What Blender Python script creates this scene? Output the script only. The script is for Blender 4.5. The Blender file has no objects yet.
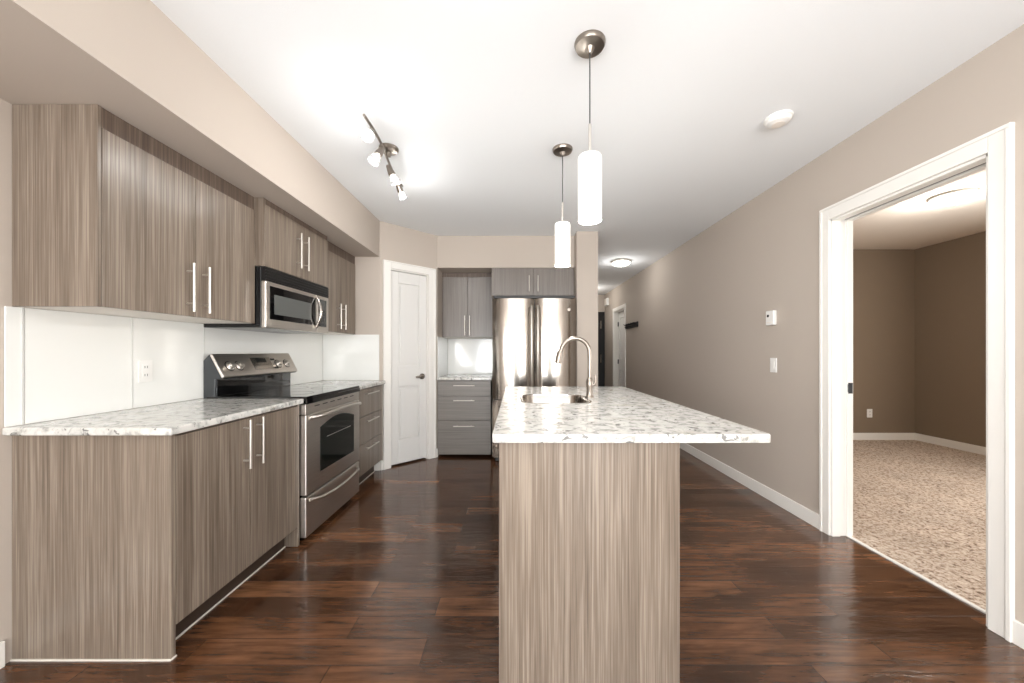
import bpy, bmesh, math, random
from mathutils import Vector, Matrix

# ------------------------------------------------------------------ camera, sky, daylight, exposure
scene = bpy.context.scene
COL = scene.collection
XL_, XR_ = -1.963, 2.06               # side walls
H = 1.2                                   # eye height
cam_d = bpy.data.cameras.new('camera')
cam = bpy.data.objects.new('camera', cam_d)
COL.objects.link(cam)
cam.location = (0, 0, H)
cam.rotation_euler = (math.radians(90), 0, 0)
cam_d.sensor_width = 36.0
cam_d.sensor_fit = 'HORIZONTAL'
cam_d.lens = 360.0 / 1024 * 36
cam_d.shift_x = -4.0 / 1024
cam_d.shift_y = 10.5 / 1024
cam_d.clip_start = 0.02
scene.camera = cam

world = bpy.data.worlds.new('daylight_sky')
scene.world = world
world.use_nodes = True
world.node_tree.nodes['Background'].inputs[0].default_value = (0.93, 0.97, 1.0, 1)
world.node_tree.nodes['Background'].inputs[1].default_value = 1.5

def area(name, loc, rot, sx, sy, power, col=(1, 1, 1), spread=180):
    l = bpy.data.lights.new(name, 'AREA')
    l.shape = 'RECTANGLE'; l.size = sx; l.size_y = sy
    l.energy = power; l.color = col; l.spread = math.radians(spread)
    o = bpy.data.objects.new(name, l)
    o.location = loc; o.rotation_euler = rot
    COL.objects.link(o)
    return o

# daylight entering by the living-room windows behind the camera, and by the bedroom window, plus added fill
for wx in (-.98, 1.22):
    area('living_room_window_daylight', (wx, -3.45, 1.25), (math.radians(90), 0, 0), 0.55, 2.2, 36, (1.0, 0.99, 0.98))
    area('ceiling_fill_light', (wx, -3.40, 1.0), (math.radians(150), 0, 0), 0.8, 1.8, 60, (0.95, 0.98, 1.0))  # added fill, tilted up to brighten the ceiling
# added fill lights at both side walls behind the camera, no windows there
area('side_fill_light', (XL_ + .05, -1.9, 1.4), (0, math.radians(-122), 0), 1.5, 1.9, 170, (0.98, 0.99, 1.0))
area('side_fill_light', (XR_ - .05, -1.9, 1.4), (0, math.radians(122), 0), 1.5, 1.9, 115, (1.0, 0.985, 0.965))
area('bedroom_window_daylight', (5.36, 1.6, 1.35), (0, math.radians(90), 0), 1.5, 1.6, 88, (1.0, 0.97, 0.93))
def lamp(name, loc, power, r=.05, col=(1, .985, .965)):
    l = bpy.data.lights.new(name, 'POINT'); l.energy = power; l.color = col; l.shadow_soft_size = r
    o = bpy.data.objects.new(name, l); o.location = loc; COL.objects.link(o)
    return o

scene.view_settings.view_transform = 'Standard'
scene.view_settings.look = 'None'
scene.view_settings.gamma = 1
scene.view_settings.use_curve_mapping = False
scene.view_settings.exposure = 0.38
scene.cycles.max_bounces = 12
scene.cycles.diffuse_bounces = 6
scene.cycles.glossy_bounces = 4
scene.cycles.sample_clamp_indirect = 6

# ------------------------------------------------------------------ materials
def lin(c):
    out = []
    for v in c:
        v = v / 255.0
        out.append(v / 12.92 if v <= 0.04045 else ((v + 0.055) / 1.055) ** 2.4)
    return (*out, 1)

MATS = {}
def new_mat(name):
    m = bpy.data.materials.new(name); m.use_nodes = True
    nt = m.node_tree
    return m, nt, nt.nodes['Principled BSDF']

def plain(name, col, rough=0.5, metal=0.0, emis=None, es=0, spec=0.5, trans=0, ior=1.45, coat=0, bump=0, bscale=60):
    m, nt, b = new_mat(name)
    b.inputs['Base Color'].default_value = lin(col)
    b.inputs['Roughness'].default_value = rough
    b.inputs['Metallic'].default_value = metal
    b.inputs['Specular IOR Level'].default_value = spec
    b.inputs['Transmission Weight'].default_value = trans
    b.inputs['IOR'].default_value = ior
    b.inputs['Coat Weight'].default_value = coat
    if emis:
        b.inputs['Emission Color'].default_value = lin(emis)
        b.inputs['Emission Strength'].default_value = es
    g = nt.nodes.new('ShaderNodeNewGeometry')
    n = nt.nodes.new('ShaderNodeTexNoise')
    n.inputs['Scale'].default_value = bscale
    n.inputs['Detail'].default_value = 3
    nt.links.new(g.outputs['Position'], n.inputs['Vector'])
    if bump:
        bp = nt.nodes.new('ShaderNodeBump')
        bp.inputs['Strength'].default_value = bump
        bp.inputs['Distance'].default_value = 0.002
        nt.links.new(n.outputs['Fac'], bp.inputs['Height'])
        nt.links.new(bp.outputs['Normal'], b.inputs['Normal'])
    MATS[name] = m
    return m

def N(nt, t, **kw):
    n = nt.nodes.new(t)
    for k, v in kw.items():
        if hasattr(n, k) and not k[0].isupper():
            setattr(n, k, v)
    return n

def ramp(nt, stops, src, interp='LINEAR'):
    r = nt.nodes.new('ShaderNodeValToRGB')
    r.color_ramp.interpolation = interp
    e = r.color_ramp.elements
    e[0].position, e[0].color = stops[0][0], stops[0][1]
    e[1].position, e[1].color = stops[-1][0], stops[-1][1]
    for p, c in stops[1:-1]:
        x = e.new(p); x.color = c
    nt.links.new(src, r.inputs['Fac'])
    return r.outputs['Color']

def mapping(nt, scale, loc=(0, 0, 0)):
    g = nt.nodes.new('ShaderNodeNewGeometry')
    mp = nt.nodes.new('ShaderNodeMapping')
    mp.inputs['Scale'].default_value = scale
    mp.inputs['Location'].default_value = loc
    nt.links.new(g.outputs['Position'], mp.inputs['Vector'])
    return mp.outputs['Vector']

def noise(nt, vec, scale=1.0, detail=2, rough=0.5, dist=0):
    n = nt.nodes.new('ShaderNodeTexNoise')
    n.inputs['Scale'].default_value = scale
    n.inputs['Detail'].default_value = detail
    n.inputs['Roughness'].default_value = rough
    n.inputs['Distortion'].default_value = dist
    nt.links.new(vec, n.inputs['Vector'])
    return n.outputs['Fac']

def mixc(nt, a, b, fac, mode='MIX'):
    m = nt.nodes.new('ShaderNodeMix'); m.data_type = 'RGBA'; m.blend_type = mode
    for s, v in ((m.inputs[6], a), (m.inputs[7], b), (m.inputs[0], fac)):
        if isinstance(v, (int, float, tuple)):
            s.default_value = v
        else:
            nt.links.new(v, s)
    return m.outputs[2]

def math_n(nt, op, a, b=0.5):
    m = nt.nodes.new('ShaderNodeMath'); m.operation = op
    for s, v in ((m.inputs[0], a), (m.inputs[1], b)):
        if isinstance(v, (int, float)):
            s.default_value = v
        else:
            nt.links.new(v, s)
    return m.outputs[0]

def bump(nt, b, h, strength, dist):
    bp = nt.nodes.new('ShaderNodeBump')
    bp.inputs['Strength'].default_value = strength
    bp.inputs['Distance'].default_value = dist
    nt.links.new(h, bp.inputs['Height'])
    nt.links.new(bp.outputs['Normal'], b.inputs['Normal'])

def wood_laminate(name, dark, mid, light, rough=0.38, vertical=True, spec=0.5):
    m, nt, b = new_mat(name)
    sc = (1, 1, 0.012) if vertical else (0.012, 1, 1)
    fine = noise(nt, mapping(nt, sc), 165, 3, 0.65)
    broad = noise(nt, mapping(nt, (1, 1, 0.02) if vertical else (0.02, 1, 1), (3.1, 1.7, 0)), 26, 2, 0.5)
    s = math_n(nt, 'ADD', math_n(nt, 'MULTIPLY', fine, 0.72), math_n(nt, 'MULTIPLY', broad, 0.28))
    c = ramp(nt, [(0.36, lin(dark)), (0.5, lin(mid)), (0.63, lin(light))], s)
    nt.links.new(c, b.inputs['Base Color'])
    b.inputs['Roughness'].default_value = rough
    b.inputs['Specular IOR Level'].default_value = spec
    bump(nt, b, fine, 0.12, 0.0006)
    MATS[name] = m

def steel(name, col, rough, horiz=False, bstr=0.05):
    m, nt, b = new_mat(name)
    f = noise(nt, mapping(nt, (0.01, 0.01, 1) if horiz else (1, 1, 0.01)), 400, 2, 0.6)
    b.inputs['Metallic'].default_value = 1
    nt.links.new(ramp(nt, [(0.3, lin([v * 0.93 for v in col])), (0.7, lin(col))], f), b.inputs['Base Color'])
    b.inputs['Roughness'].default_value = rough
    bump(nt, b, f, bstr, 0.0004)
    MATS[name] = m

def floor_planks():
    m, nt, b = new_mat('hardwood')
    vec = mapping(nt, (1, 1, 1), (0.37, 0.017, 0))
    def brick(c1, c2, mort, msize):
        br = nt.nodes.new('ShaderNodeTexBrick')
        br.offset = 0.37; br.offset_frequency = 2; br.squash = 1
        br.inputs['Color1'].default_value = c1
        br.inputs['Color2'].default_value = c2
        br.inputs['Mortar'].default_value = mort
        br.inputs['Scale'].default_value = 1
        br.inputs['Mortar Size'].default_value = msize
        br.inputs['Mortar Smooth'].default_value = 0.3
        br.inputs['Bias'].default_value = 0
        br.inputs['Brick Width'].default_value = 0.92
        br.inputs['Row Height'].default_value = 0.127
        nt.links.new(vec, br.inputs['Vector'])
        return br
    br = brick((0, 0, 0, 1), (1, 1, 1, 1), (0.5, 0.5, 0.5, 1), 0.0016)
    plank = br.outputs['Color']
    tone = ramp(nt, [(0.0, lin((78, 52, 36))), (0.3, lin((90, 61, 42))), (0.65, lin((104, 71, 49))), (1.0, lin((120, 84, 59)))], plank)
    blotch = noise(nt, mapping(nt, (0.7, 2.2, 1)), 3.4, 4, 0.6, 0.2)
    tone = mixc(nt, tone, ramp(nt, [(0.34, (0.36, 0.33, 0.32, 1)), (0.58, (1.05, 1.03, 1.0, 1))], blotch), 0.85, 'MULTIPLY')
    grain = noise(nt, mapping(nt, (0.07, 1, 1)), 48, 5, 0.65, 0.2)
    tone = mixc(nt, tone, ramp(nt, [(0.34, (0.42, 0.38, 0.36, 1)), (0.62, (1.15, 1.13, 1.1, 1))], grain), 0.85, 'MULTIPLY')
    seam = br.outputs['Fac']
    tone = mixc(nt, tone, lin((26, 14, 10)), seam)
    nt.links.new(tone, b.inputs['Base Color'])
    rr = noise(nt, mapping(nt, (0.3, 1, 1)), 9, 3, 0.6)
    rm = nt.nodes.new('ShaderNodeMapRange')
    rm.inputs['To Min'].default_value = 0.08; rm.inputs['To Max'].default_value = 0.22
    nt.links.new(rr, rm.inputs['Value'])
    nt.links.new(rm.outputs['Result'], b.inputs['Roughness'])
    b.inputs['Specular IOR Level'].default_value = 0.85
    scr = noise(nt, mapping(nt, (0.22, 1, 1)), 26, 3, 0.55, 0.1)
    hgt = math_n(nt, 'SUBTRACT', math_n(nt, 'ADD', scr, math_n(nt, 'MULTIPLY', plank, 0.25)), math_n(nt, 'MULTIPLY', seam, 1.2))
    bump(nt, b, hgt, 0.42, 0.004)
    MATS['hardwood'] = m

def granite():
    m, nt, b = new_mat('granite')
    n1 = noise(nt, mapping(nt, (1, 1, 1)), 22, 4, 0.6, 0.6)
    c = ramp(nt, [(0.36, lin((160, 160, 157))), (0.47, lin((196, 196, 192))), (0.57, lin((209, 208, 204)))], n1)
    n2 = noise(nt, mapping(nt, (1, 1.1, 1), (5, 2, 1)), 24, 3, 0.55, 0.9)
    spots = ramp(nt, [(0.60, (0, 0, 0, 1)), (0.64, (0.8, 0.8, 0.8, 1))], n2)
    c = mixc(nt, c, lin((96, 96, 95)), spots)
    n3 = noise(nt, mapping(nt, (1, 1.1, 1), (1, 7, 3)), 42, 3, 0.5, 0.5)
    dk = ramp(nt, [(0.69, (0, 0, 0, 1)), (0.73, (0.9, 0.9, 0.9, 1))], n3)
    c = mixc(nt, c, lin((46, 45, 45)), dk)
    n4 = noise(nt, mapping(nt, (1, 1, 1), (9, 4, 2)), 8, 3, 0.5)
    warm = ramp(nt, [(0.55, (0, 0, 0, 1)), (0.75, (0.5, 0.5, 0.5, 1))], n4)
    c = mixc(nt, c, lin((190, 184, 170)), warm)
    nt.links.new(c, b.inputs['Base Color'])
    b.inputs['Roughness'].default_value = 0.12
    MATS['granite'] = m

def carpet():
    m, nt, b = new_mat('carpet')
    n = noise(nt, mapping(nt, (1, 1, 1)), 48, 4, 0.7, 0.6)
    c = ramp(nt, [(0.36, lin((118, 98, 82))), (0.48, lin((196, 176, 158))), (0.62, lin((222, 210, 196)))], n)
    n2 = noise(nt, mapping(nt, (1, 1, 1), (4, 4, 0)), 3, 2, 0.5)
    c = mixc(nt, c, ramp(nt, [(0.3, (0.88, 0.88, 0.88, 1)), (0.7, (1.05, 1.05, 1.05, 1))], n2), 1.0, 'MULTIPLY')
    nt.links.new(c, b.inputs['Base Color'])
    b.inputs['Roughness'].default_value = 1
    b.inputs['Specular IOR Level'].default_value = 0.1
    bump(nt, b, n, 1.0, 0.012)
    MATS['carpet'] = m

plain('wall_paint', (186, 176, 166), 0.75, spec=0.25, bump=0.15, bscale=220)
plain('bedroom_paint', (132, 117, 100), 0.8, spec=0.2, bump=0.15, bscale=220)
plain('ceiling_paint', (236, 239, 241), 0.9, spec=0.1, bump=0.3, bscale=160)
plain('bedroom_ceiling_paint', (226, 216, 204), 0.9, spec=0.1)
plain('white_trim', (234, 232, 227), 0.35, bump=0.02, bscale=20)
plain('white_door', (222, 221, 218), 0.32)
plain('white_plastic', (232, 231, 228), 0.35)
plain('white_gloss', (228, 229, 226), 0.12, coat=0.3)
plain('joint_white', (208, 209, 206), 0.4)
plain('melamine', (232, 226, 218), 0.5)
plain('caulk', (225, 220, 212), 0.6)
wood_laminate('laminate', (98, 86, 75), (120, 108, 96), (146, 134, 121), 0.28)
wood_laminate('laminate_grey', (108, 103, 98), (120, 115, 110), (132, 127, 121), 0.35, vertical=False)
wood_laminate('laminate_grey_vertical', (104, 97, 91), (114, 107, 101), (124, 117, 111), 0.3)
wood_laminate('laminate_dark', (76, 64, 56), (94, 80, 70), (112, 98, 88), 0.5)
plain('toe_kick', (62, 50, 42), 0.5)
floor_planks(); granite(); carpet()
steel('steel', (176, 170, 163), 0.17)
steel('steel_horizontal', (222, 216, 209), 0.33, True)
steel('brushed_nickel', (150, 141, 132), 0.3)
plain('chrome', (226, 224, 220), 0.08, 1.0)
plain('satin_chrome', (212, 207, 200), 0.34, 0.9)
plain('black_glass', (10, 10, 11), 0.04, spec=0.6, coat=0.6)
plain('black_enamel', (16, 16, 17), 0.2)
plain('black_plastic', (13, 13, 14), 0.35)
plain('dark_metal', (70, 72, 74), 0.35, 0.6)
plain('oven_window', (20, 24, 22), 0.06, spec=0.7)
plain('mesh_screen', (92, 94, 92), 0.18, spec=0.6)
plain('black_door', (18, 16, 16), 0.35)
plain('drain', (90, 90, 90), 0.3, 1.0)
plain('pendant_glass', (250, 248, 244), 0.25, emis=(255, 250, 240), es=.5)
plain('pendant_glow', (255, 255, 255), 0.4, emis=(255, 250, 240), es=9)
plain('bulb', (255, 255, 255), 0.4, emis=(255, 252, 245), es=60)
plain('lamp_glass', (250, 248, 244), 0.2, emis=(255, 248, 236), es=5)
plain('clear_glass', (245, 246, 246), 0.05, trans=0.85, ior=1.3)
plain('display', (14, 18, 18), 0.1)

# ------------------------------------------------------------------ mesh helpers
IDENT = lambda u, v, w: (u, v, w)
class MB:
    """collects shapes, links them as ONE mesh object"""
    def __init__(self, frame=IDENT):
        self.v = []; self.f = []; self.sm = []; self.F = frame
    def add(self, vs, fs, smooth=False):
        o = len(self.v)
        self.v += [Vector(self.F(*p)) for p in vs]
        self.f += [tuple(i + o for i in f) for f in fs]
        self.sm += [smooth] * len(fs)
        return self
    def box(self, x0, x1, y0, y1, z0, z1):
        if x0 > x1: x0, x1 = x1, x0
        if y0 > y1: y0, y1 = y1, y0
        if z0 > z1: z0, z1 = z1, z0
        vs = [(x, y, z) for z in (z0, z1) for y in (y0, y1) for x in (x0, x1)]
        fs = [(0, 2, 3, 1), (4, 5, 7, 6), (0, 1, 5, 4), (2, 6, 7, 3), (0, 4, 6, 2), (1, 3, 7, 5)]
        return self.add(vs, fs)
    def prism(self, poly, a0, a1, axis='z', smooth_sides=False):
        """poly of 2-D points; axis: the extrusion axis"""
        def P(p, a):
            if axis == 'z': return (p[0], p[1], a)
            if axis == 'y': return (p[0], a, p[1])
            return (a, p[0], p[1])
        n = len(poly)
        vs = [P(p, a0) for p in poly] + [P(p, a1) for p in poly]
        self.add(vs, [tuple(range(n)), tuple(range(2 * n - 1, n - 1, -1))])
        o = len(self.v) - 2 * n
        for i in range(n):
            j = (i + 1) % n
            self.f.append((o + i, o + j, o + n + j, o + n + i)); self.sm.append(smooth_sides)
        return self
    def lathe(self, c, prof, seg=32, axis='z', close=True, smooth=True):
        """prof: (radius, height along axis) pairs around c"""
        vs = []; fs = []
        for r, h in prof:
            for k in range(seg):
                a = 2 * math.pi * k / seg
                ca, sa = r * math.cos(a), r * math.sin(a)
                if axis == 'z': vs.append((c[0] + ca, c[1] + sa, c[2] + h))
                elif axis == 'y': vs.append((c[0] + ca, c[1] + h, c[2] + sa))
                else: vs.append((c[0] + h, c[1] + ca, c[2] + sa))
        for i in range(len(prof) - 1):
            for k in range(seg):
                l = (k + 1) % seg
                fs.append((i * seg + k, i * seg + l, (i + 1) * seg + l, (i + 1) * seg + k))
        if close:
            fs.append(tuple(range(seg))[::-1]); fs.append(tuple((len(prof) - 1) * seg + k for k in range(seg)))
        return self.add(vs, fs, smooth)
    def tube(self, pts, r, seg=12, caps=True):
        pts = [Vector(p) for p in pts]; n = len(pts)
        rs = r if isinstance(r, (list, tuple)) else [r] * n
        vs = []; fs = []; up = None
        for i, p in enumerate(pts):
            t = (pts[min(i + 1, n - 1)] - pts[max(i - 1, 0)]).normalized()
            if up is None:
                up = Vector((0, 0, 1)) if abs(t.z) < 0.9 else Vector((0, 1, 0))
            s = t.cross(up).normalized(); up = s.cross(t).normalized()
            for k in range(seg):
                a = 2 * math.pi * k / seg
                vs.append(p + (s * math.cos(a) + up * math.sin(a)) * rs[i])
        for i in range(n - 1):
            for k in range(seg):
                l = (k + 1) % seg
                fs.append((i * seg + k, i * seg + l, (i + 1) * seg + l, (i + 1) * seg + k))
        if caps:
            fs.append(tuple(range(seg))[::-1]); fs.append(tuple((n - 1) * seg + k for k in range(seg)))
        return self.add([tuple(v) for v in vs], fs, True)
    def build(self, name, mat, parent=None, bev=0.0, seg=2, origin=None):
        if parent is not None:
            off = Vector(parent['_org'])
        else:
            off = Vector(origin) if origin is not None else Vector((0, 0, 0))
        me = bpy.data.meshes.new(name)
        me.from_pydata([v - off for v in self.v], [], self.f)
        for p, s in zip(me.polygons, self.sm): p.use_smooth = s
        bm = bmesh.new(); bm.from_mesh(me)
        bmesh.ops.recalc_face_normals(bm, faces=bm.faces)
        bm.to_mesh(me); bm.free()
        if any(self.sm): me.set_sharp_from_angle(angle=math.radians(38))
        me.materials.append(MATS[mat])
        o = bpy.data.objects.new(name, me)
        COL.objects.link(o)
        o['_org'] = tuple(off)
        if parent is not None:
            o.parent = parent
        elif origin is not None:
            o.location = off
        if bev:
            b = o.modifiers.new('bevel', 'BEVEL'); b.width = bev; b.segments = seg
            b.limit_method = 'ANGLE'; b.angle_limit = math.radians(40)
        return o

def tag(o, label, cat, group=None):
    o['label'] = label; o['category'] = cat
    if group: o['group'] = group
    return o
def thing(name, label, cat, loc, group=None):
    o = bpy.data.objects.new(name, None); COL.objects.link(o)
    o.empty_display_size = 0.1
    o.location = loc; o['_org'] = tuple(loc)
    return tag(o, label, cat, group)
def struct(o):
    o['kind'] = 'structure'; return o
def struct_empty(name, loc):
    o = bpy.data.objects.new(name, None); COL.objects.link(o)
    o.location = loc; o['_org'] = tuple(loc); o['kind'] = 'structure'; return o
def copy_tree(o, parent=None):
    c = o.copy(); COL.objects.link(c)
    if parent is not None: c.parent = parent
    for ch in list(o.children): copy_tree(ch, c)
    return c

# ------------------------------------------------------------------ the setting
XL, XR, XW = -1.963, 2.06, 2.178       # left wall, right wall, bedroom side of the right wall
ZC = 2.53                             # ceiling
YB, YE = -3.6, 8.38                   # wall behind the camera, end of the hall
BX, BZ = -1.383, 2.165                # bulkhead face and underside
A = Vector((-1.38, 3.65)); B = Vector((-0.90, 4.12))

struct(MB().box(XL - .15, XW - .012, YB - .15, YE + .15, -.1, 0).build('floor', 'hardwood'))
struct(MB().box(XW - .012, 5.6, -1.0, 5.1, -.1, 0.004).build('floor_bedroom_carpet', 'carpet'))
struct(MB().box(XL - .15, XW - .06, YB - .15, YE + .15, ZC, ZC + .1).build('ceiling', 'ceiling_paint'))
struct(MB().box(XW, 5.6, -1.0, 5.1, 2.6, 2.7).build('ceiling_bedroom', 'bedroom_ceiling_paint'))
struct(MB().box(XL - .15, XL, YB - .15, 3.65, 0, ZC).build('wall_left', 'wall_paint'))
# right wall with the bedroom doorway and the hall door opening
D0, D1, DH = 1.562, 2.353, 2.065
E0, E1 = 6.82, 7.55
w = MB()
w.box(XR, XW, YB, D0, 0, ZC).box(XR, XW, D0, D1, DH, ZC).box(XR, XW, D1, E0, 0, ZC).box(XR, XW, E0, E1, 2.04, ZC).box(XR, XW, E1, YE, 0, ZC)
struct(w.build('wall_right', 'wall_paint'))
w = MB(); w.box(XW, XW + .012, -1, D0, 0, 2.6).box(XW, XW + .012, D0, D1, DH, 2.6).box(XW, XW + .012, D1, 5.0, 0, 2.6)
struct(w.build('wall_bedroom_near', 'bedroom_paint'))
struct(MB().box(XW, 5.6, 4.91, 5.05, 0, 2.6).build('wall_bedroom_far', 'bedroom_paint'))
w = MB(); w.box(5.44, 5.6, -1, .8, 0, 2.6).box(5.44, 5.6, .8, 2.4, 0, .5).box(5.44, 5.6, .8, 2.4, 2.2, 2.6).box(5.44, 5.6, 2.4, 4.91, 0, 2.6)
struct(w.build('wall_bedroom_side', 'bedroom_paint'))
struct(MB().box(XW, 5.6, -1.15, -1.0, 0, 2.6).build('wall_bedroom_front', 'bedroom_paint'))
# wall behind the camera with a wide window
w = MB(); w.box(XL, -1.62, YB - .15, YB, 0, ZC).box(-.48, .58, YB - .15, YB, 0, ZC).box(1.72, XR, YB - .15, YB, 0, ZC)
for x in (-1.62, .58): w.box(x, x + 1.14, YB - .15, YB, 2.36, ZC).box(x, x + 1.14, YB - .15, YB, 0, .14)
struct(w.build('wall_front', 'wall_paint'))
for i, x in enumerate((-1.62, .58)):
    w = MB().box(x, x + .05, YB + .02, YB + .09, .14, 2.36).box(x + 1.09, x + 1.14, YB + .02, YB + .09, .14, 2.36).box(x, x + 1.14, YB + .02, YB + .09, .14, .2).box(x, x + 1.14, YB + .02, YB + .09, 2.3, 2.36)
    struct(w.build('window_%d' % (i + 1), 'white_trim'))
# return wall, pantry diagonal, kitchen alcove, hall
struct(MB().box(XL - .15, A.x, 3.65, 3.75, 0, ZC).build('wall_return', 'wall_paint'))
L = (B - A).length; dv = (B - A) / L; nv = Vector((dv.y, -dv.x))      # nv points into the kitchen
def FD(u, v, w_): return (A.x + dv.x * u + nv.x * v, A.y + dv.y * u + nv.y * v, w_)
P0, P1, PH = .112, .552, 2.065
w = MB(FD); w.box(0, P0, -.12, 0, 0, ZC).box(P1, L, -.12, 0, 0, ZC).box(P0, P1, -.12, 0, PH, ZC)
struct(w.build('wall_pantry', 'wall_paint'))
struct(MB(FD).box(-.3, L + .2, -.55, -.5, 0, ZC).build('wall_pantry_inside', 'wall_paint'))
w = MB(); w.box(-1.0, B.x, 4.12, 4.85, 0, ZC).box(B.x, .67, 4.72, 4.85, 0, ZC)
struct(w.build('wall_alcove', 'wall_paint'))
struct(MB().box(B.x, .67, 4.12, 4.72, BZ, ZC).build('wall_alcove_bulkhead', 'wall_paint'))
struct(MB().box(.67, .905, 3.97, YE, 0, ZC).build('wall_column', 'wall_paint'))
struct(MB().box(XL, BX, YB, 3.65, BZ, ZC).build('wall_left_bulkhead', 'wall_paint'))
struct(MB().box(.67, XW, YE, YE + .15, 0, ZC).build('wall_end', 'wall_paint'))

# baseboards
bh, bt = .098, .014
def bb(name, mbx): struct(mbx.build(name, 'white_trim', bev=.003))
bb('baseboard_right', MB().box(XR - bt, XR, D1 + .068, E0 - .07, 0, bh).box(XR - bt, XR, YB, D0 - .076, 0, bh).box(XR - bt, XR, E1 + .07, YE, 0, bh))
bb('baseboard_left', MB().box(XL, XL + bt, YB, 1.375, 0, bh))
bb('baseboard_return', MB().box(-1.46, A.x, 3.65 - bt, 3.65, 0, bh))
bb('baseboard_pantry', MB(FD).box(0, .03, 0, bt, 0, bh).box(.645, L, 0, bt, 0, bh))
bb('baseboard_bedroom', MB().box(XW + .012, 5.44, 4.91 - bt, 4.91, 0, bh).box(5.44 - bt, 5.44, -1, 4.91, 0, bh))
bb('baseboard_column', MB().box(.905, .905 + bt, 3.97, YE, 0, bh).box(.67, .905 + bt, 3.97 - bt, 3.97, 0, bh))
bb('baseboard_end', MB().box(.92, 1.5, YE - bt, YE, 0, bh))

# bedroom doorway casing, jamb lining with the sliding door's slot
def casing_prof(u0, u1):          # (across, out) profile: stepped moulding
    return u0, u1
w = MB(); ct = .016; cw = .078; cf = .068
w.box(XR - ct, XR, D0 - cw, D0, 0, DH + .085).box(XR - ct, XR, D1, D1 + cf, 0, DH + .085).box(XR - ct, XR, D0, D1, DH, DH + .085)
w.box(XR - ct - .006, XR - ct, D0 - cw, D0 - cw + .018, 0, DH + .067).box(XR - ct - .006, XR - ct, D1 + cf - .018, D1 + cf, 0, DH + .067).box(XR - ct - .006, XR - ct, D0 - cw, D1 + cf, DH + .067, DH + .085)
struct(w.build('trim_1', 'white_trim', bev=.003))
w = MB()
jt = .014
w.box(XR - .004, XR + .048, D1 - jt, D1, 0, DH).box(XR + .092, XW + .013, D1 - jt, D1, 0, DH).box(XR + .04, XR + .1, D1 - .005, D1, 0, DH)
w.box(XR - .004, XR + .048, D0, D0 + jt, 0, DH).box(XR + .092, XW + .013, D0, D0 + jt, 0, DH).box(XR + .04, XR + .1, D0, D0 + .005, 0, DH)
w.box(XR - .004, XR + .052, D0, D1, DH - jt, DH).box(XR + .088, XW + .013, D0, D1, DH - jt, DH)
fr = struct(w.build('trim_2', 'white_trim', bev=.002))
struct(MB().box(XR + .052, XR + .088, D0, D1, DH - .002, DH).build('trim_3', 'dark_metal'))
struct(MB().box(XW - .03, XW - .008, D0, D1, 0, .008).build('trim_4', 'white_trim', bev=.002))
sp = MB().box(XR + .098, XR + .126, D1 - jt - .003, D1 - jt, .93, 1.0).box(XR + .094, XR + .098, D1 - jt - .006, D1 - jt, .94, .99)
tag(sp.build('strike_plate', 'dark_metal', bev=.001, origin=(XR + .11, D1 - jt, .965)), 'small dark metal strike plate on the white jamb of the bedroom doorway', 'strike plate')

# pantry door (door_1) and its casing
w = MB(FD)
w.box(.03, P0, 0, .018, 0, PH + .075).box(P1, P1 + .088, 0, .018, 0, PH + .075).box(P0, P1, 0, .018, PH, PH + .075)
w.box(.03, .045, .018, .026, 0, PH + .075).box(P1 + .073, P1 + .088, .018, .026, 0, PH + .075).box(.03, P1 + .088, .018, .026, PH + .06, PH + .075)
w.box(P0, P0 + .008, -.12, 0, 0, PH).box(P1 - .008, P1, -.12, 0, 0, PH).box(P0, P1, -.12, 0, PH - .012, PH)
struct(w.build('trim_5', 'white_trim', bev=.003))
dr = struct_empty('door_1', FD(P0, 0, 0))
def panel_door(parent, F, u0, u1, v0, v1, z0, z1, panels, mat='white_door'):
    """slab with sunk panels: stiles/rails as one surface plus raised fields"""
    s = MB(F)
    us = panels[0][0], panels[0][1]
    s.box(u0, us[0], v0, v1, z0, z1).box(us[1], u1, v0, v1, z0, z1)
    zz = [z0] + [z for p in panels for z in (p[2], p[3])] + [z1]
    for i in range(0, len(zz), 2): s.box(us[0], us[1], v0, v1, zz[i], zz[i + 1])
    s.build('slab', mat, parent, bev=.004)
    q = MB(F)
    for a, b_, c, d in panels:
        q.box(a - .002, b_ + .002, v0 + .004, v1 - .024, c - .002, d + .002)
        q.box(a + .024, b_ - .024, v1 - .026, v1 - .005, c + .024, d - .024)
    q.build('raised_panels', mat, parent, bev=.004)
S0, S1 = P0 + .012, P1 - .012
panel_door(dr, FD, S0, S1, -.055, -.018, .018, PH - .016, [(S0 + .085, S1 - .085, .272, .833), (S0 + .085, S1 - .085, 1.05, 1.93)])
hx, hz = S1 - .055, .93
h = MB(FD).lathe((hx, -.018, hz), [(.0, 0), (.032, 0), (.032, .008), (.015, .012), (.012, .042), (.0, .042)], 24, 'y', False).build('door_handle', 'brushed_nickel', dr)
MB(FD).tube([(hx + .004, .022, hz), (hx - .03, .026, hz + .002), (hx - .075, .022, hz - .002), (hx - .092, .014, hz - .004)], [.014, .014, .012, .008], 12).build('lever', 'brushed_nickel', h)
for z in (.25, 1.0, 1.83):
    MB(FD).tube([(P0 + .006, -.012, z - .045), (P0 + .006, -.012, z + .045)], .007, 10).build('hinge', 'satin_chrome', dr)

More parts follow.
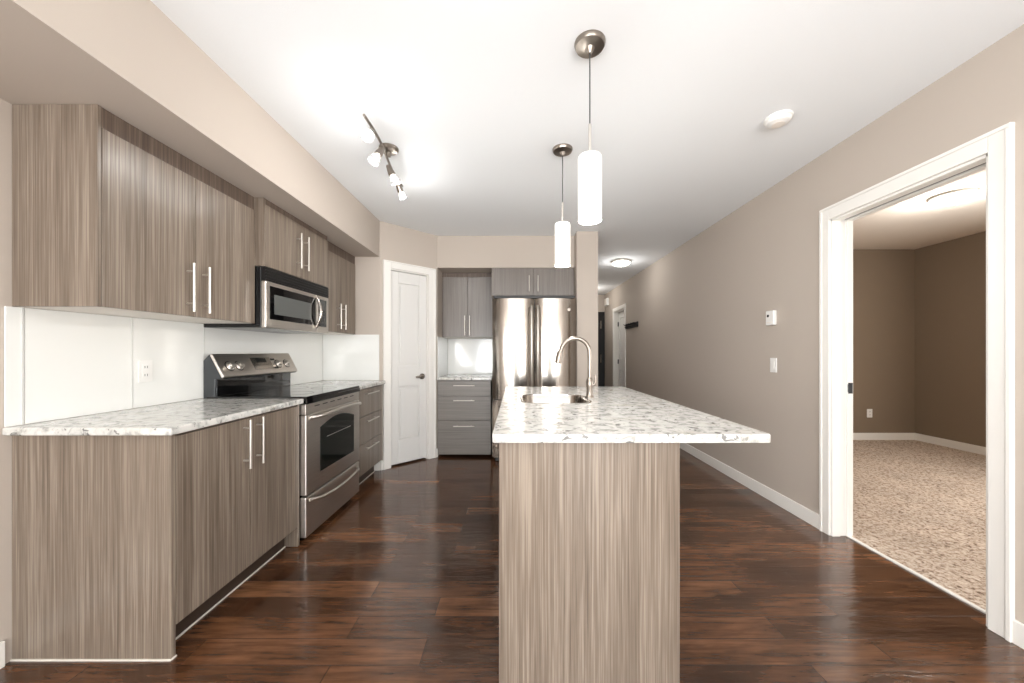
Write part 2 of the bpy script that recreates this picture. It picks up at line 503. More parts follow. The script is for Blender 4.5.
# hall door on the right wall (door_2), seen very obliquely
w = MB()
w.box(XR - .016, XR, E0 - .07, E0, 0, 2.11).box(XR - .016, XR, E1, E1 + .07, 0, 2.11).box(XR - .016, XR, E0, E1, 2.04, 2.11)
w.box(XR - .002, XW, E0, E0 + .012, 0, 2.04).box(XR - .002, XW, E1 - .012, E1, 0, 2.04).box(XR, XW, E0, E1, 2.028, 2.04)
struct(w.build('trim_6', 'white_trim', bev=.002))
d2 = struct_empty('door_2', (XR + .1, E0, 0))
FR = lambda u, v, w_: (XR + .09 - v, E0 + u, w_)
panel_door(d2, FR, .014, .716, -.036, 0, .02, 2.024, [(.12, .61, .27, .83), (.12, .61, 1.05, 1.9)])
for z in (.3, 1.0, 1.78): MB().tube([(XR + .078, E1 - .02, z - .045), (XR + .078, E1 - .02, z + .045)], .012, 8).build('hinge', 'dark_metal', d2)

# black closet door on the hall's end wall (door_3)
d3 = struct_empty('door_3', (1.6, YE, 0))
MB().box(1.2, 1.625, YE - .04, YE, .01, 2.13).box(1.63, 2.055, YE - .04, YE, .01, 2.13).build('slab', 'black_door', d3, bev=.003)
for z in (1.05, 1.83): MB().tube([(1.955, YE - .085, z - .09), (1.955, YE - .085, z + .09)], .012, 8).build('door_handle', 'chrome', d3)
struct(MB().box(1.13, 2.06, YE - .05, YE, 2.13, 2.42).build('trim_7', 'wall_paint'))

# ------------------------------------------------------------------ cabinets
# frames: u runs along the front, v out of the wall towards the room, w up
def FLft(u, v, w_): return (XL + v, u, w_)          # left run: fronts face +X, u = Y
def FBck(u, v, w_): return (u, 4.72 - v, w_)        # alcove: fronts face -Y, u = X

def bar_handle(parent, F, u, v, w0, w1, vertical=True, r=.006, off=.034, name='handle'):
    m = MB(F)
    if vertical:
        m.tube([(u, v + off, w0), (u, v + off, w1)], r, 12)
        for z in (w0 + .04, w1 - .04): m.tube([(u, v, z), (u, v + off, z)], r * .8, 8)
    else:                                     # here u is a pair, w0 the height
        a, b_ = u
        m.tube([(a, v + off, w0), (b_, v + off, w0)], r, 12)
        for x in (a + .04, b_ - .04): m.tube([(x, v, w0), (x, v + off, w0)], r * .8, 8)
    return m.build(name, 'satin_chrome', parent)

DT = .019
def base_cabinet(F, u0, u1, depth, label, doors=None, drawers=None, grp=None, toe=.12, mat='laminate', fmat=None, ends=(True, False), filler=0, top=.879, frontz=.868):
    fmat = fmat or mat
    o = F((u0 + u1) / 2, 0, 0)
    t = thing('base_cabinet', label, 'cabinet', o, grp)
    e0 = u0 + (.02 if ends[0] else 0); e1 = u1 - filler
    MB(F).box(e0, e1, .002, depth - DT - .002, toe, top).build('body', mat, t, bev=.001)
    if ends[0]:
        MB(F).box(u0, u0 + .02, .002, depth, 0.003, top).build('end_panel', mat, t, bev=.001)
        MB(F).box(u0 - .005, u0, .002, depth + .003, 0.001, .006).box(u0, u0 + .02, depth, depth + .005, 0.001, .006).build('caulk_line', 'caulk', t)
    if filler:
        MB(F).box(e1, u1, .002, depth - .001, 0.003, top).build('filler_panel', mat, t, bev=.001)
    if toe > .05:
        MB(F).box(e0, e1, .01, depth - .08, 0.003, toe).build('toe_kick', 'toe_kick', t)
        MB(F).box(e0, e1, depth - .08, depth - .074, 0.001, .006).build('caulk_line', 'caulk', t)
    if doors:
        n = len(doors) - 1
        for i in range(n):
            d = MB(F).box(doors[i] + .0015, doors[i + 1] - .0015, depth - DT, depth, toe + .003, frontz).build('door', fmat, t, bev=.0015)
            split = doors[i + 1] if i % 2 == 0 else doors[i]
            s = -1 if i % 2 == 0 else 1
            bar_handle(d, F, split + s * .045, depth, .625, .865)
    if drawers:
        for (z0, z1, hzz, hw) in drawers:
            d = MB(F).box(e0 + .0015, e1 - .0015, depth - DT, depth, z0 + .0015, z1 - .0015).build('drawer', fmat, t, bev=.0015)
            c = (e0 + e1) / 2
            bar_handle(d, F, (c - hw / 2, c + hw / 2), depth, hzz, None, False)
    return t

def upper_cabinet(F, u0, u1, depth, z0, z1, label, split, grp=None, hz_=(1.40, 1.64), mat='laminate', fill=.08, ends=(True, False), fillmat='laminate_dark', hoff=.045):
    t = thing('upper_cabinet', label, 'cabinet', F((u0 + u1) / 2, depth / 2, z0), grp)
    a = u0 + (.014 if ends[0] else 0)
    MB(F).box(a, u1, .002, depth - DT - .002, z0 + .004, z1).build('body', mat, t, bev=.001)
    MB(F).box(a, u1 - .001, .003, depth - DT - .003, z0, z0 + .004).build('bottom_panel', 'melamine', t)
    if ends[0]:
        MB(F).box(u0, u0 + .014, .002, depth - .002, z0, z1).build('end_panel', mat, t, bev=.001)
    if fill > 0:
        MB(F).box(a, u1, depth - DT - .002, depth - .006, z1 - fill, z1).build('filler_strip', fillmat, t)
    for i, (x0, x1) in enumerate(((a, split), (split, u1))):
        d = MB(F).box(x0 + .0015, x1 - .0015, depth - DT, depth, z0 + .001, z1 - fill - .003).build('door', mat, t, bev=.0015)
        bar_handle(d, F, split + (-hoff if i == 0 else hoff), depth, *hz_)
    return t

FD_B = -1.342 - XL      # base depth .621
FD_U = -1.626 - XL      # upper depth .337
gB = 'base cabinets along the walls'; gU = 'upper cabinets under the bulkhead'
base_cabinet(FLft, 1.40, 2.232, FD_B, 'wood-grain base cabinet with two long-handled doors and its striped end panel towards the viewer', doors=[1.422, 1.82, 2.212], filler=.02, grp=gB)
base_cabinet(FLft, 3.012, 3.605, FD_B, 'wood-grain base cabinet of three drawers between the stove and the white pantry door', drawers=[(.632, .868, .83, .26), (.392, .630, .585, .26), (.123, .390, .345, .26)], ends=(False, False), grp=gB)
base_cabinet(FBck, -.893, -.285, .62, 'grey three-drawer base cabinet left of the refrigerator, in the alcove', drawers=[(.70, .868, .82, .24), (.42, .697, .65, .24), (.03, .417, .36, .24)], toe=.03, mat='laminate_grey', ends=(False, False), grp=gB)
upper_cabinet(FLft, 1.40, 2.243, FD_U, 1.377, BZ - .001, 'largest wood-grain upper cabinet, at left over the white backsplash, with its side in view', 1.826, grp=gU)
upper_cabinet(FLft, 2.245, 3.005, FD_U + .056, 1.738, BZ - .001, 'short wood-grain upper cabinet directly above the microwave', 2.625, grp=gU, hz_=(1.80, 2.05), fill=.035)
upper_cabinet(FLft, 3.007, 3.645, FD_U, 1.377, BZ - .001, 'dark wood-grain upper cabinet between the microwave and the pantry corner', 3.325, grp=gU, hz_=(1.41, 1.64), ends=(False, False))
upper_cabinet(FBck, -.897, -.285, .337, 1.377, BZ - .001, 'grey upper cabinet with two tall doors left of the refrigerator', -.59, grp=gU, mat='laminate_grey_vertical', ends=(False, False), hz_=(1.40, 1.64), hoff=.03, fill=.05)
upper_cabinet(FBck, -.28, .667, .60, 1.845, BZ - .001, 'wide low grey cabinet above the refrigerator', .20, grp=gU, mat='laminate_grey_vertical', ends=(False, False), hz_=(1.89, 2.07), fill=0, hoff=.05)

# worktops
gW = 'granite worktops'
def worktop(name, boxes, label, cat='countertop', bev=.006):
    m = MB()
    for b_ in boxes: m.box(*b_)
    o = ((boxes[0][0] + boxes[0][1]) / 2, (boxes[0][2] + boxes[0][3]) / 2, boxes[0][4])
    tag(m.build(name, 'granite', bev=bev, origin=o), label, cat, gW)
worktop('countertop', [(XL + .001, -1.316, 1.372, 2.236, .880, .911)], 'white speckled granite countertop left of the stove, the large near one')
worktop('countertop', [(XL + .001, -1.316, 3.008, 3.64, .880, .911)], 'short granite countertop beyond the stove, over the drawers')
worktop('countertop', [(-.897, -.272, 4.075, 4.719, .880, .911)], 'small granite countertop in the alcove left of the refrigerator')

# backsplash panels
gS = 'glossy white backsplash panels'
def splash(y0, y1, z1, label, z0=.912):
    o = (XL, (y0 + y1) / 2, z0)
    t = thing('backsplash_panel', label, 'backsplash', o, gS)
    MB().box(XL + .001, XL + .008, y0 + .003, y1 - .003, z0, z1).build('panel', 'white_gloss', t, bev=.001)
    MB().box(XL + .001, XL + .010, y1 - .005, y1 + .001, z0, z1).build('joint_strip', 'joint_white', t)
splash(1.376, 1.428, 1.376, 'narrow white backsplash strip at the far left end of the countertop')
splash(1.430, 1.834, 1.376, 'wide white backsplash panel left of the outlet, above the near countertop')
splash(1.836, 2.256, 1.376, 'white backsplash panel that carries the outlet, beside the stove')
splash(2.258, 3.638, 1.376, 'long white backsplash panel behind the stove, below the microwave')
tag(MB().box(XL + .010, -1.385, 3.641, 3.649, .912, 1.376).build('backsplash_panel', 'white_gloss', bev=.001, origin=(-1.67, 3.645, .912)), 'white backsplash panel facing the viewer, on the wall left of the pantry door', 'backsplash', gS)
tag(MB().box(-.890, -.28, 4.711, 4.719, .912, 1.376).build('backsplash_panel', 'white_gloss', bev=.001, origin=(-.59, 4.715, .912)), 'white backsplash panel in the alcove beside the refrigerator', 'backsplash', gS)

tag(MB().box(-.899, -.892, 4.122, 4.709, .912, 1.376).build('backsplash_panel', 'white_gloss', bev=.001, origin=(-.895, 4.4, .912)), 'white backsplash return on the left side of the alcove', 'backsplash', gS)

# ------------------------------------------------------------------ island
t = thing('kitchen_island', 'pale wood-grain kitchen island base in the middle of the dark floor', 'kitchen island', (.26, 2.1, 0))
IX0, IX1 = -.061, .588
MB().box(IX0 + .02, IX1 - .004, 1.312, 2.97, .1, .69).box(IX0 + .02, IX1 - .004, 1.312, 1.95, .69, .879).box(IX0 + .02, IX1 - .004, 2.50, 2.97, .69, .879).box(IX1 - .1, IX1 - .004, 1.95, 2.5, .69, .879).build('body', 'laminate', t, bev=.001)
MB().box(IX0, IX1, 1.292, 1.311, .003, .879).build('end_panel', 'laminate', t, bev=.0015)
MB().box(IX0 + .07, IX1 - .02, 1.312, 2.95, .003, .1).build('toe_kick', 'toe_kick', t)
for y in (1.32, 1.87, 2.42):
    MB().box(IX0, IX0 + .019, y, y + .547, .105, .868).build('door', 'laminate', t, bev=.0015)

# granite slab with the sink's cut-out
SX0, SX1, SY0, SY1 = .035, .435, 2.02, 2.45
def rrect(x0, x1, y0, y1, r, n=6):
    pts = []
    for cx, cy, a0 in ((x1 - r, y1 - r, 0), (x0 + r, y1 - r, 90), (x0 + r, y0 + r, 180), (x1 - r, y0 + r, 270)):
        for k in range(n + 1):
            a = math.radians(a0 + 90 * k / n)
            pts.append((cx + r * math.cos(a), cy + r * math.sin(a)))
    return pts
def ring_slab(m, outer, inner, z0, z1):
    n = len(outer)
    vs = [(*p, z1) for p in outer] + [(*p, z1) for p in inner] + [(*p, z0) for p in outer] + [(*p, z0) for p in inner]
    fs = []
    for i in range(n):
        j = (i + 1) % n
        fs += [(i, j, n + j, n + i), (2 * n + i, 3 * n + i, 3 * n + j, 2 * n + j), (i, 2 * n + i, 2 * n + j, j), (n + i, n + j, 3 * n + j, 3 * n + i)]
    m.add(vs, fs)
m = MB(); ring_slab(m, rrect(-.084, .898, 1.262, 3.015, .012), rrect(SX0, SX1, SY0, SY1, .09), .880, .911)
tag(m.build('island_countertop', 'granite', bev=.004, origin=(.4, 2.1, .88)), 'large white speckled granite top of the island, overhanging to the right', 'countertop', gW)

# sink
t = thing('sink', 'stainless steel sink bowl let into the island countertop', 'sink', (.235, 2.235, .70))
m = MB(); n = 28
lv = [(rrect(SX0 - .008, SX1 + .008, SY0 - .008, SY1 + .008, .098), .9125), (rrect(SX0 + .006, SX1 - .006, SY0 + .006, SY1 - .006, .086), .9135),
      (rrect(SX0 + .012, SX1 - .012, SY0 + .012, SY1 - .012, .08), .905), (rrect(SX0 + .02, SX1 - .02, SY0 + .02, SY1 - .02, .075), .73), (rrect(SX0 + .06, SX1 - .06, SY0 + .06, SY1 - .06, .05), .71)]
vs = []; fs = []
for pl, z in lv: vs += [(*p, z) for p in pl]
for i in range(len(lv) - 1):
    for k in range(n): fs.append((i * n + k, i * n + (k + 1) % n, (i + 1) * n + (k + 1) % n, (i + 1) * n + k))
fs.append(tuple((len(lv) - 1) * n + k for k in range(n)))
m.add(vs, fs, True)
o = m.build('bowl', 'steel', t); sd = o.modifiers.new('solid', 'SOLIDIFY'); sd.thickness = .0012; sd.offset = -1
MB().lathe((.235, 2.235, .7105), [(.0, .002), (.03, .002), (.042, .004), (.045, .001)], 24, close=False).build('drain', 'drain', t)

# faucet
fx, fy = .470, 2.30
t = thing('faucet', 'brushed nickel gooseneck faucet standing beside the island sink', 'faucet', (fx, fy, .911))
MB().lathe((fx, fy, .9115), [(0, 0), (.027, 0), (.027, .006), (.021, .012), (.019, .05), (.023, .07), (.024, .10), (.019, .115), (.013, .125), (0, .125)], 28, close=False).build('base', 'brushed_nickel', t)
pts = [(fx, fy, 1.03), (fx, fy, 1.12), (fx, fy, 1.19)]
R = .092; cx = fx - R; cz = 1.195
for k in range(1, 15):
    a = math.radians(k * 12.2)
    pts.append((cx + R * math.cos(a), fy, cz + R * math.sin(a)))
e = pts[-1]
pts.append((e[0] - .006, fy, e[2] - .012))
MB().tube(pts, .0132, 16).build('neck', 'brushed_nickel', t)
MB().tube([(e[0] - .004, fy, e[2] - .004), (e[0] - .009, fy, e[2] - .02), (e[0] - .014, fy, e[2] - .045), (e[0] - .020, fy, e[2] - .078), (e[0] - .0205, fy, e[2] - .082)], [.0145, .0185, .0195, .021, .016], 16).build('spray_head', 'brushed_nickel', t)
MB().tube([(fx + .012, fy, .985), (fx + .032, fy, .992), (fx + .04, fy, 1.02), (fx + .033, fy, 1.055)], [.01, .009, .007, .006], 12).build('lever', 'brushed_nickel', t)

# ------------------------------------------------------------------ stove
RY0, RY1, RX = 2.243, 3.003, -1.305
t = thing('stove', 'stainless steel electric stove with black glass cooktop and dark oven window', 'stove', (-1.63, 2.62, 0))
MB().box(XL + .012, RX - .045, RY0, RY1, .06, .898).box(XL + .06, RX - .1, RY0 + .03, RY1 - .03, .004, .06).build('body', 'black_enamel', t, bev=.003)
MB().box(XL + .03, RX + .0, RY0, RY1, .898, .921).box(RX - .012, RX + .004, RY0, RY1, .872, .905).build('cooktop', 'black_glass', t, bev=.004)
for (bx, by, br) in ((-1.50, 2.44, .115), (-1.50, 2.81, .09), (-1.75, 2.44, .09), (-1.75, 2.81, .115)):
    m = MB()
    m.lathe((bx, by, .9213), [(br - .003, 0), (br, 0), (br, .0004), (br - .003, .0004)], 40, close=False)
    m.build('burner_ring', 'mesh_screen', t)
MB().box(RX - .045, RX - .006, RY0, RY1, .808, .872).build('vent_trim', 'steel_horizontal', t, bev=.002)
for k in range(6):
    y = RY0 + .1 + k * .1
    MB().box(RX - .007, RX - .0052, y, y + .06, .846, .852).build('vent_slot', 'black_plastic', t)
# oven door with arched window
d = MB().box(RX - .045, RX, RY0, RY1, .300, .805).build('oven_door', 'steel_horizontal', t, bev=.008, seg=3)
wy0, wy1 = RY0 + .155, RY1 - .11
poly = [(wy0, .405), (wy1, .405), (wy1, .70)]
for k in range(1, 12):
    f = k / 12; y = wy1 + (wy0 - wy1) * f
    poly.append((y, .70 + .045 * math.sin(math.pi * f)))
poly.append((wy0, .70))
MB().prism(poly, RX - .01, RX + .0035, 'x').build('window', 'oven_window', d, bev=.002)
MB().tube([(RX + .0038, wy0 + .08, .62), (RX + .0038, wy1 - .06, .62)], .0022, 6).build('rack', 'satin_chrome', d)
def arch_handle(parent, z, sag, y0, y1, x, out=.05, r=.013):
    pts = []
    for k in range(0, 21):
        f = k / 20; s = math.sin(math.pi * f)
        o_ = out * min(1, s * 3.2) if 0 < f < 1 else 0
        pts.append((x + o_, y0 + (y1 - y0) * f, z + sag * s))
    return MB().tube(pts, r, 12).build('handle', 'steel_horizontal', parent)
arch_handle(d, .782, .012, RY0 + .03, RY1 - .03, RX - .003)
d = MB().box(RX - .045, RX - .002, RY0, RY1, .038, .290).build('drawer', 'steel_horizontal', t, bev=.008, seg=3)
arch_handle(d, .262, -.03, RY0 + .04, RY1 - .04, RX - .004, .042, .011)
# backguard: side profile in X-Z extruded along Y
bx = XL + .012
bg = [(bx, .90), (bx, 1.147), (bx + .035, 1.184), (bx + .055, 1.180), (bx + .125, 1.045), (bx + .115, 1.03), (bx + .075, 1.03), (bx + .07, .90)]
MB().prism(bg, RY0 + .002, RY1 - .002, 'y').build('backguard', 'dark_metal', t, bev=.004)
ang = math.atan2(1.168 - 1.045, -(.07))                 # slope of the sloping face
p0 = Vector((bx + .125, 0, 1.045)); p1 = Vector((bx + .055, 0, 1.180)); sd = (p1 - p0).normalized(); sn = Vector((sd.z, 0, -sd.x))
def FG(u, v, w_): q = p0 + sd * w_ + sn * v; return (q.x, u, q.z)     # u along Y, v out, w up the slope
MB(FG).box(RY0 - .002, RY1 + .002, -.012, .006, -.006, .160).build('control_panel', 'steel_horizontal', t, bev=.006, seg=3)
MB().box(bx + .06, bx + .078, RY0 + .012, RY1 - .012, .922, 1.032).build('splash_glass', 'black_glass', t, bev=.002)
for y in (RY0 + .085, RY0 + .165, RY1 - .20, RY1 - .10):
    k = MB(FG).lathe((y, .006, .068), [(0, .0), (.029, 0), (.030, .004), (.021, .010), (.019, .028), (.0, .03)], 24, 'y', False).build('knob', 'satin_chrome', t)
    MB(FG).lathe((y, .0062, .068), [(.030, 0), (.035, 0), (.035, .001), (.030, .001)], 24, 'y', False).build('dial_ring', 'black_plastic', k)
MB(FG).box(RY0 + .29, RY1 - .27, .006, .008, .03, .125).build('keypad', 'steel', t, bev=.001)
MB(FG).box(RY0 + .34, RY1 - .32, .008, .0095, .085, .117).build('display', 'display', t)
for i in range(3):
    for j in range(2): MB(FG).box(RY1 - .265 + i * .016, RY1 - .253 + i * .016, .0062, .008, .03 + j * .07, .045 + j * .07).build('button', 'black_plastic', t)

# ------------------------------------------------------------------ microwave (hangs under its cabinet)
t = thing('microwave', 'stainless over-the-range microwave with black window, hung above the stove', 'microwave', (-1.76, 2.62, 1.352))
MX = -1.562; MY0, MY1 = 2.247, 3.003; MZ0, MZ1 = 1.353, 1.735
MB().box(XL + .012, MX - .03, MY0, MY1, MZ0, MZ1).build('body', 'black_enamel', t, bev=.003)
m = MB().box(MX - .03, MX - .004, MY0, MY1, MZ1 - .085, MZ1)
for k in range(4): m.box(MX - .006, MX, MY0, MY1, MZ1 - .076 + k * .019, MZ1 - .066 + k * .019)
m.build('vent_grille', 'black_plastic', t)
YS = MY1 - .17
d = MB().box(MX - .03, MX, MY0, YS, MZ0, MZ1 - .088).build('door', 'steel_horizontal', t, bev=.005)
MB().box(MX, MX + .003, MY0 + .035, YS - .03, MZ0 + .055, MZ1 - .115).build('window_frame', 'black_glass', d, bev=.001)
MB().box(MX + .003, MX + .004, MY0 + .075, YS - .09, MZ0 + .09, MZ1 - .165).build('window', 'mesh_screen', d)
pts = []
for k in range(17):
    f = k / 16; s = math.sin(math.pi * f)
    pts.append((MX + .005 + .038 * s, YS - .028, MZ0 + .035 + (MZ1 - .10 - MZ0 - .035) * f))
MB().tube(pts, [.009 + .003 * math.sin(math.pi * k / 16) for k in range(17)], 12).build('handle', 'steel', d)
MB().box(MX - .03, MX - .001, YS + .002, MY1, MZ0, MZ1 - .088).build('control_panel', 'steel_horizontal', t, bev=.005)
k = MB().box(MX - .001, MX + .002, YS + .018, MY1 - .04, MZ0 + .05, MZ1 - .115).build('keypad', 'black_glass', t, bev=.001)
for i in range(3):
    for j in range(5): MB().box(MX + .002, MX + .003, YS + .03 + i * .026, YS + .05 + i * .026, MZ0 + .06 + j * .026, MZ0 + .078 + j * .026).build('button', 'dark_metal', k)

# ------------------------------------------------------------------ refrigerator
t = thing('refrigerator', 'stainless french-door refrigerator with bottom freezer in the alcove', 'refrigerator', (.198, 4.2, 0))
FX0, FX1, FY = -.257, .653, 3.85
MB().box(FX0 + .006, FX1 - .006, FY + .085, 4.70, .05, 1.775).box(FX0 + .03, FX1 - .03, FY + .1, 4.66, .004, .05).build('body', 'black_plastic', t, bev=.003)
MB().box(FX0 + .02, FX1 - .02, FY + .012, FY + .12, 1.777, 1.805).build('hinge_cover', 'black_plastic', t, bev=.003)
def bow(x0, x1, depth, z0, z1, peak=.5, b0=.040):
    poly = []
    K = 22
    for k in range(K + 1):
        f = k / K
        x = x0 + (x1 - x0) * f
        e_ = 1 - (abs(f - .5) / .5) ** 6                 # rounded ends
        y = FY + b0 - b0 * (1 - ((f - peak) / max(peak, 1 - peak)) ** 2) + .018 * (1 - e_)
        poly.append((x, y))
    poly += [(x1, FY + .083), (x0, FY + .083)]
    m = MB(); m.prism(poly, z0, z1, 'z', smooth_sides=True)
    return m
FM = .199
for i, (x0, x1) in enumerate(((FX0, FM - .003), (FM + .003, FX1))):
    d = bow(x0, x1, .08, .69, 1.776, .55 if i == 0 else .45).build('door', 'steel', t, bev=.0)
    es = d.modifiers.new('split', 'EDGE_SPLIT'); es.split_angle = math.radians(50)
    hx = FM - .033 if i == 0 else FM + .033
    pts = [(hx, FY + .03, .80), (hx, FY - .02, .82), (hx, FY - .045, .88), (hx, FY - .052, 1.25), (hx, FY - .045, 1.62), (hx, FY - .02, 1.68), (hx, FY + .03, 1.70)]
    MB().tube(pts, [.010, .010, .011, .011, .011, .010, .010], 14).build('handle', 'satin_chrome', d)
    if i == 1:
        MB().lathe((FX1 - .085, FY + .021, 1.655), [(0, -.010), (.016, -.010), (.018, -.006), (.018, .0)], 24, 'y', False).build('emblem', 'brushed_nickel', d)
d = bow(FX0, FX1, .08, .06, .680).build('freezer_drawer', 'steel', t)
es = d.modifiers.new('split', 'EDGE_SPLIT'); es.split_angle = math.radians(50)
MB().tube([(FX0 + .08, FY + .02, .61), (FX0 + .09, FY - .03, .61), (FX0 + .14, FY - .045, .61), (FX1 - .14, FY - .045, .61), (FX1 - .09, FY - .03, .61), (FX1 - .08, FY + .02, .61)], .013, 14).build('handle', 'steel', d)

# ------------------------------------------------------------------ lights of the room
gP = 'pendant lamps over the island'
px, py = .318, 1.55
t = thing('pendant_lamp', 'nearer and larger-looking white cylinder pendant lamp over the island', 'pendant lamp', (px, py, ZC), gP)
MB().lathe((px, py, ZC), [(0, 0), (.066, 0), (.066, -.006), (.060, -.018), (.02, -.024), (.008, -.045), (0, -.045)], 40, close=False).build('canopy', 'brushed_nickel', t)
MB().tube([(px, py, ZC - .04), (px, py, 2.17)], .0028, 8).build('cord', 'dark_metal', t)
MB().tube([(px, py, 2.18), (px, py, 2.06)], .0065, 12).build('stem', 'satin_chrome', t)
MB().lathe((px, py, 1.765), [(.049, .0), (.0505, .004), (.0505, .270), (.047, .276), (.012, .278), (.012, .275), (.045, .273), (.0475, .268), (.0475, .004), (.049, .0)], 40, close=False).build('glass_shade', 'pendant_glass', t)
MB().lathe((px, py, 1.79), [(0, 0), (.022, .01), (.026, .05), (.026, .19), (.014, .22), (0, .225)], 24, close=False).build('bulb', 'pendant_glow', t)
lamp('pendant_lamp_light', (px, py, 1.735), 12)
lamp('pendant_lamp_light', (.305, 2.36, 1.735), 12)
c = copy_tree(t); c.location = (.305, 2.36, ZC)
c['label'] = 'farther white cylinder pendant lamp, hanging in front of the refrigerator column'

# track light: nickel bar on the ceiling with four adjustable heads
t = thing('track_light', 'brushed nickel track light with four small glass spotlights on the ceiling', 'ceiling light', (-.83, 2.35, ZC))
MB().lathe((-.83, 2.35, ZC), [(0, 0), (.062, 0), (.062, -.008), (.05, -.022), (.014, -.028), (.012, -.055), (0, -.055)], 32, close=False).build('canopy', 'brushed_nickel', t)
bar_x = lambda y: -.815 - .055 * (y - 1.93) / .83 - .012 * math.sin((y - 2.35) / .83 * 2 * math.pi)
pts = [(bar_x(1.93 + .83 * k / 16), 1.93 + .83 * k / 16, ZC - .06) for k in range(17)]
MB().tube(pts, .008, 10).build('bar', 'brushed_nickel', t)
heads = [(2.02, (.12, -.72, -.62)), (2.20, (-.35, -.35, -.87)), (2.42, (.35, .15, -.75)), (2.66, (.25, .45, -.8))]
for i, (y, dr_) in enumerate(heads):
    D = Vector(dr_).normalized()
    p = Vector((bar_x(y), y, ZC - .06))
    q = p + Vector((0, 0, -.035))
    MBh = MB(); MBh.tube([p, q], .005, 8); MBh.tube([q - D * .02, q + D * .01, q + D * .03, q + D * .05], [.012, .019, .023, .024], 16)
    hd = MBh.build('spotlight_head', 'brushed_nickel', t)
    g = MB(); g.tube([q + D * .045, q + D * .065, q + D * .09, q + D * .105], [.020, .028, .033, .034], 20, caps=False)
    g.build('glass_shade', 'clear_glass', hd).modifiers.new('solid', 'SOLIDIFY').thickness = .002
    b_ = MB(); b_.tube([q + D * .05, q + D * .058, q + D * .078, q + D * .085], [.006, .014, .015, .006], 14); b_.build('bulb', 'bulb', hd)
    lamp('spotlight_light', q + D * .12, 2.2, .03)

def dome_light(name, label, cx, cy, z, r, dep, glow='lamp_glass', grp=None, rim='satin_chrome'):
    t = thing(name, label, 'ceiling light', (cx, cy, z), grp)
    MB().lathe((cx, cy, z), [(0, 0), (r, 0), (r, -.02), (r - .012, -.028), (0, -.028)], 48, close=False).build('rim', rim, t)
    prof = [((r - .014) * math.cos(a), -.026 - dep * math.sin(a)) for a in [math.pi / 2 * k / 8 for k in range(9)]]
    MB().lathe((cx, cy, z), prof[::-1], 48, close=False).build('glass_dome', glow, t)
    MB().lathe((cx, cy, z - .026 - dep), [(0, -.014), (.008, -.010), (.008, .004), (0, .004)], 16, close=False).build('finial', 'satin_chrome', t)
lamp('hall_dome_light', (1.535, 5.26, 2.40), 5, .1)
lamp('bedroom_dome_light', (3.89, 3.21, 2.45), 17, .1)
gC = 'round ceiling lights'
dome_light('ceiling_light', 'round flush dome light on the hallway ceiling beyond the column', 1.535, 5.26, ZC, .145, .05, grp=gC)
dome_light('ceiling_light', 'round flush dome light on the bedroom ceiling, seen through the doorway', 3.89, 3.21, 2.6, .145, .05, grp=gC, rim='white_plastic')
lp = bpy.data.lights.new('hall_end_lamp', 'POINT'); lp.energy = 14; lp.color = (1, .95, .88); lp.shadow_soft_size = .12
lp.energy = 8
lo = bpy.data.objects.new('hall_end_lamp', lp); lo.location = (1.45, 7.5, 2.35); COL.objects.link(lo)

# ------------------------------------------------------------------ small fittings
t = thing('smoke_detector', 'round white smoke detector on the ceiling right of the pendants', 'smoke detector', (1.49, 2.046, ZC))
MB().lathe((1.49, 2.046, ZC), [(0, 0), (.070, 0), (.070, -.01), (.063, -.013), (.056, -.03), (.044, -.036), (0, -.037)], 40, close=False).build('housing', 'white_plastic', t)
MB().lathe((1.49, 2.046, ZC - .037), [(.030, .003), (.032, -.002), (.022, -.003), (.0, -.003)], 24, close=False).build('test_button', 'melamine', t)

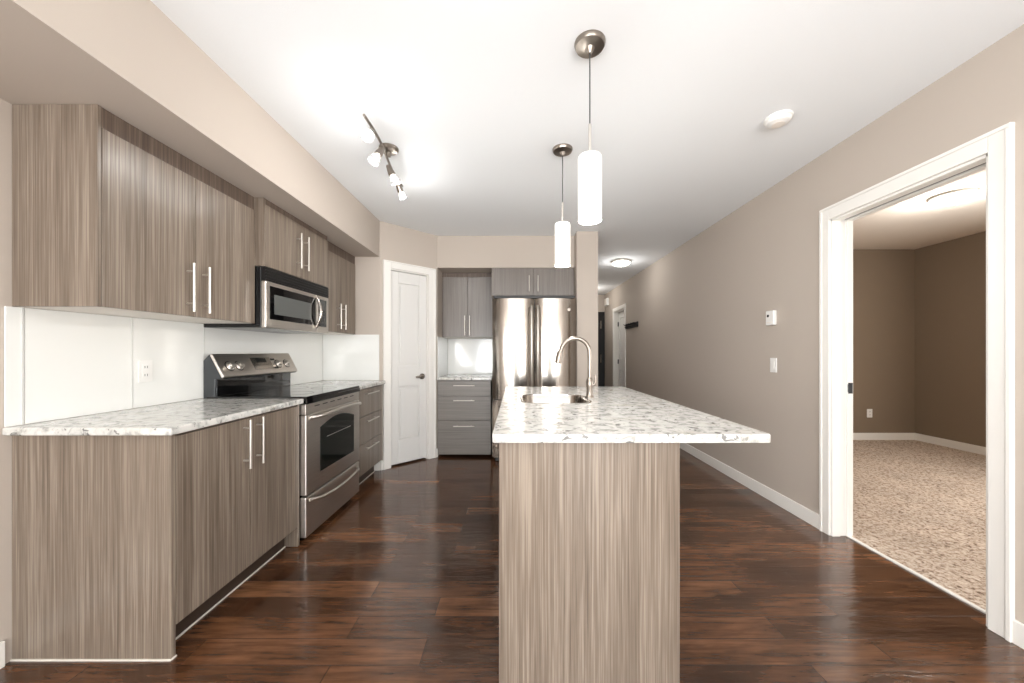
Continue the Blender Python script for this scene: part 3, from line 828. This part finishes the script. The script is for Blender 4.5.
def wall_plate(name, F, label, cat, u, w_, hw, hh, kind, grp=None):
    t = thing(name, label, cat, F(u, 0, w_), grp)
    p = MB(F).box(u - hw, u + hw, .0005, .006, w_ - hh, w_ + hh).build('plate', 'white_plastic', t, bev=.002)
    if kind == 'outlet':
        for s in (-1, 1):
            MB(F).box(u - .017, u + .017, .006, .008, w_ + s * .021 - .014, w_ + s * .021 + .014).build('socket', 'white_plastic', t, bev=.002)
            MB(F).box(u - .008, u - .005, .008, .0084, w_ + s * .021 - .006, w_ + s * .021 + .006).box(u + .005, u + .008, .008, .0084, w_ + s * .021 - .006, w_ + s * .021 + .006).build('slots', 'dark_metal', t)
    else:
        MB(F).box(u - .017, u + .017, .006, .010, w_ - .033, w_ + .033).build('rocker', 'white_plastic', t, bev=.002)
    return t
FRw = lambda u, v, w_: (XR - v, u, w_)
FSp = lambda u, v, w_: (XL + .0085 + v, u, w_)
FBd = lambda u, v, w_: (u, 4.91 - v, w_)
wall_plate('outlet', FSp, 'white double outlet on the glossy backsplash beside the stove', 'outlet', 1.895, 1.10, .036, .058, 'outlet')
wall_plate('outlet', FBd, 'white outlet low on the bedroom far wall', 'outlet', 4.82, .365, .036, .058, 'outlet')
wall_plate('light_switch', FRw, 'white rocker light switch on the taupe wall, below the thermostat', 'light switch', 2.875, 1.095, .036, .058, 'switch')
t = thing('thermostat', 'small white thermostat with a dark dial on the taupe wall, above the switch', 'thermostat', (XR, 2.885, 1.47))
MB(FRw).box(2.842, 2.928, .0005, .030, 1.415, 1.53).build('housing', 'white_plastic', t, bev=.005)
MB(FRw).lathe((2.90, .030, 1.49), [(0, .003), (.010, .003), (.011, 0)], 16, 'y', False).build('dial', 'black_plastic', t)
MB(FRw).box(2.855, 2.915, .030, .032, 1.432, 1.44).build('vent_slit', 'melamine', t)

t = thing('door_chime', 'small white chime box high on the hall wall near the black door', 'door chime', (XR, 8.1, 2.32))
MB(FRw).box(7.98, 8.2, .0005, .05, 2.24, 2.40).build('housing', 'white_plastic', t, bev=.004)
MB(FRw).box(8.0, 8.18, .05, .054, 2.26, 2.38).build('cover', 'melamine', t, bev=.002)

t = thing('coat_rack', 'black wall-mounted coat rack on the hall wall beside the white door', 'coat rack', (XR, 6.38, 1.67))
MB(FRw).box(6.06, 6.71, .0005, .022, 1.625, 1.715).build('board', 'black_plastic', t, bev=.002)
for k in range(5):
    y = 6.12 + k * .13
    MB(FRw).tube([(y, .022, 1.69), (y, .06, 1.69), (y, .075, 1.71)], .006, 8).tube([(y, .022, 1.66), (y, .045, 1.645), (y, .055, 1.66)], .006, 8).build('hook', 'black_plastic', t)

for o in bpy.data.objects:
    if '_org' in o: del o['_org']
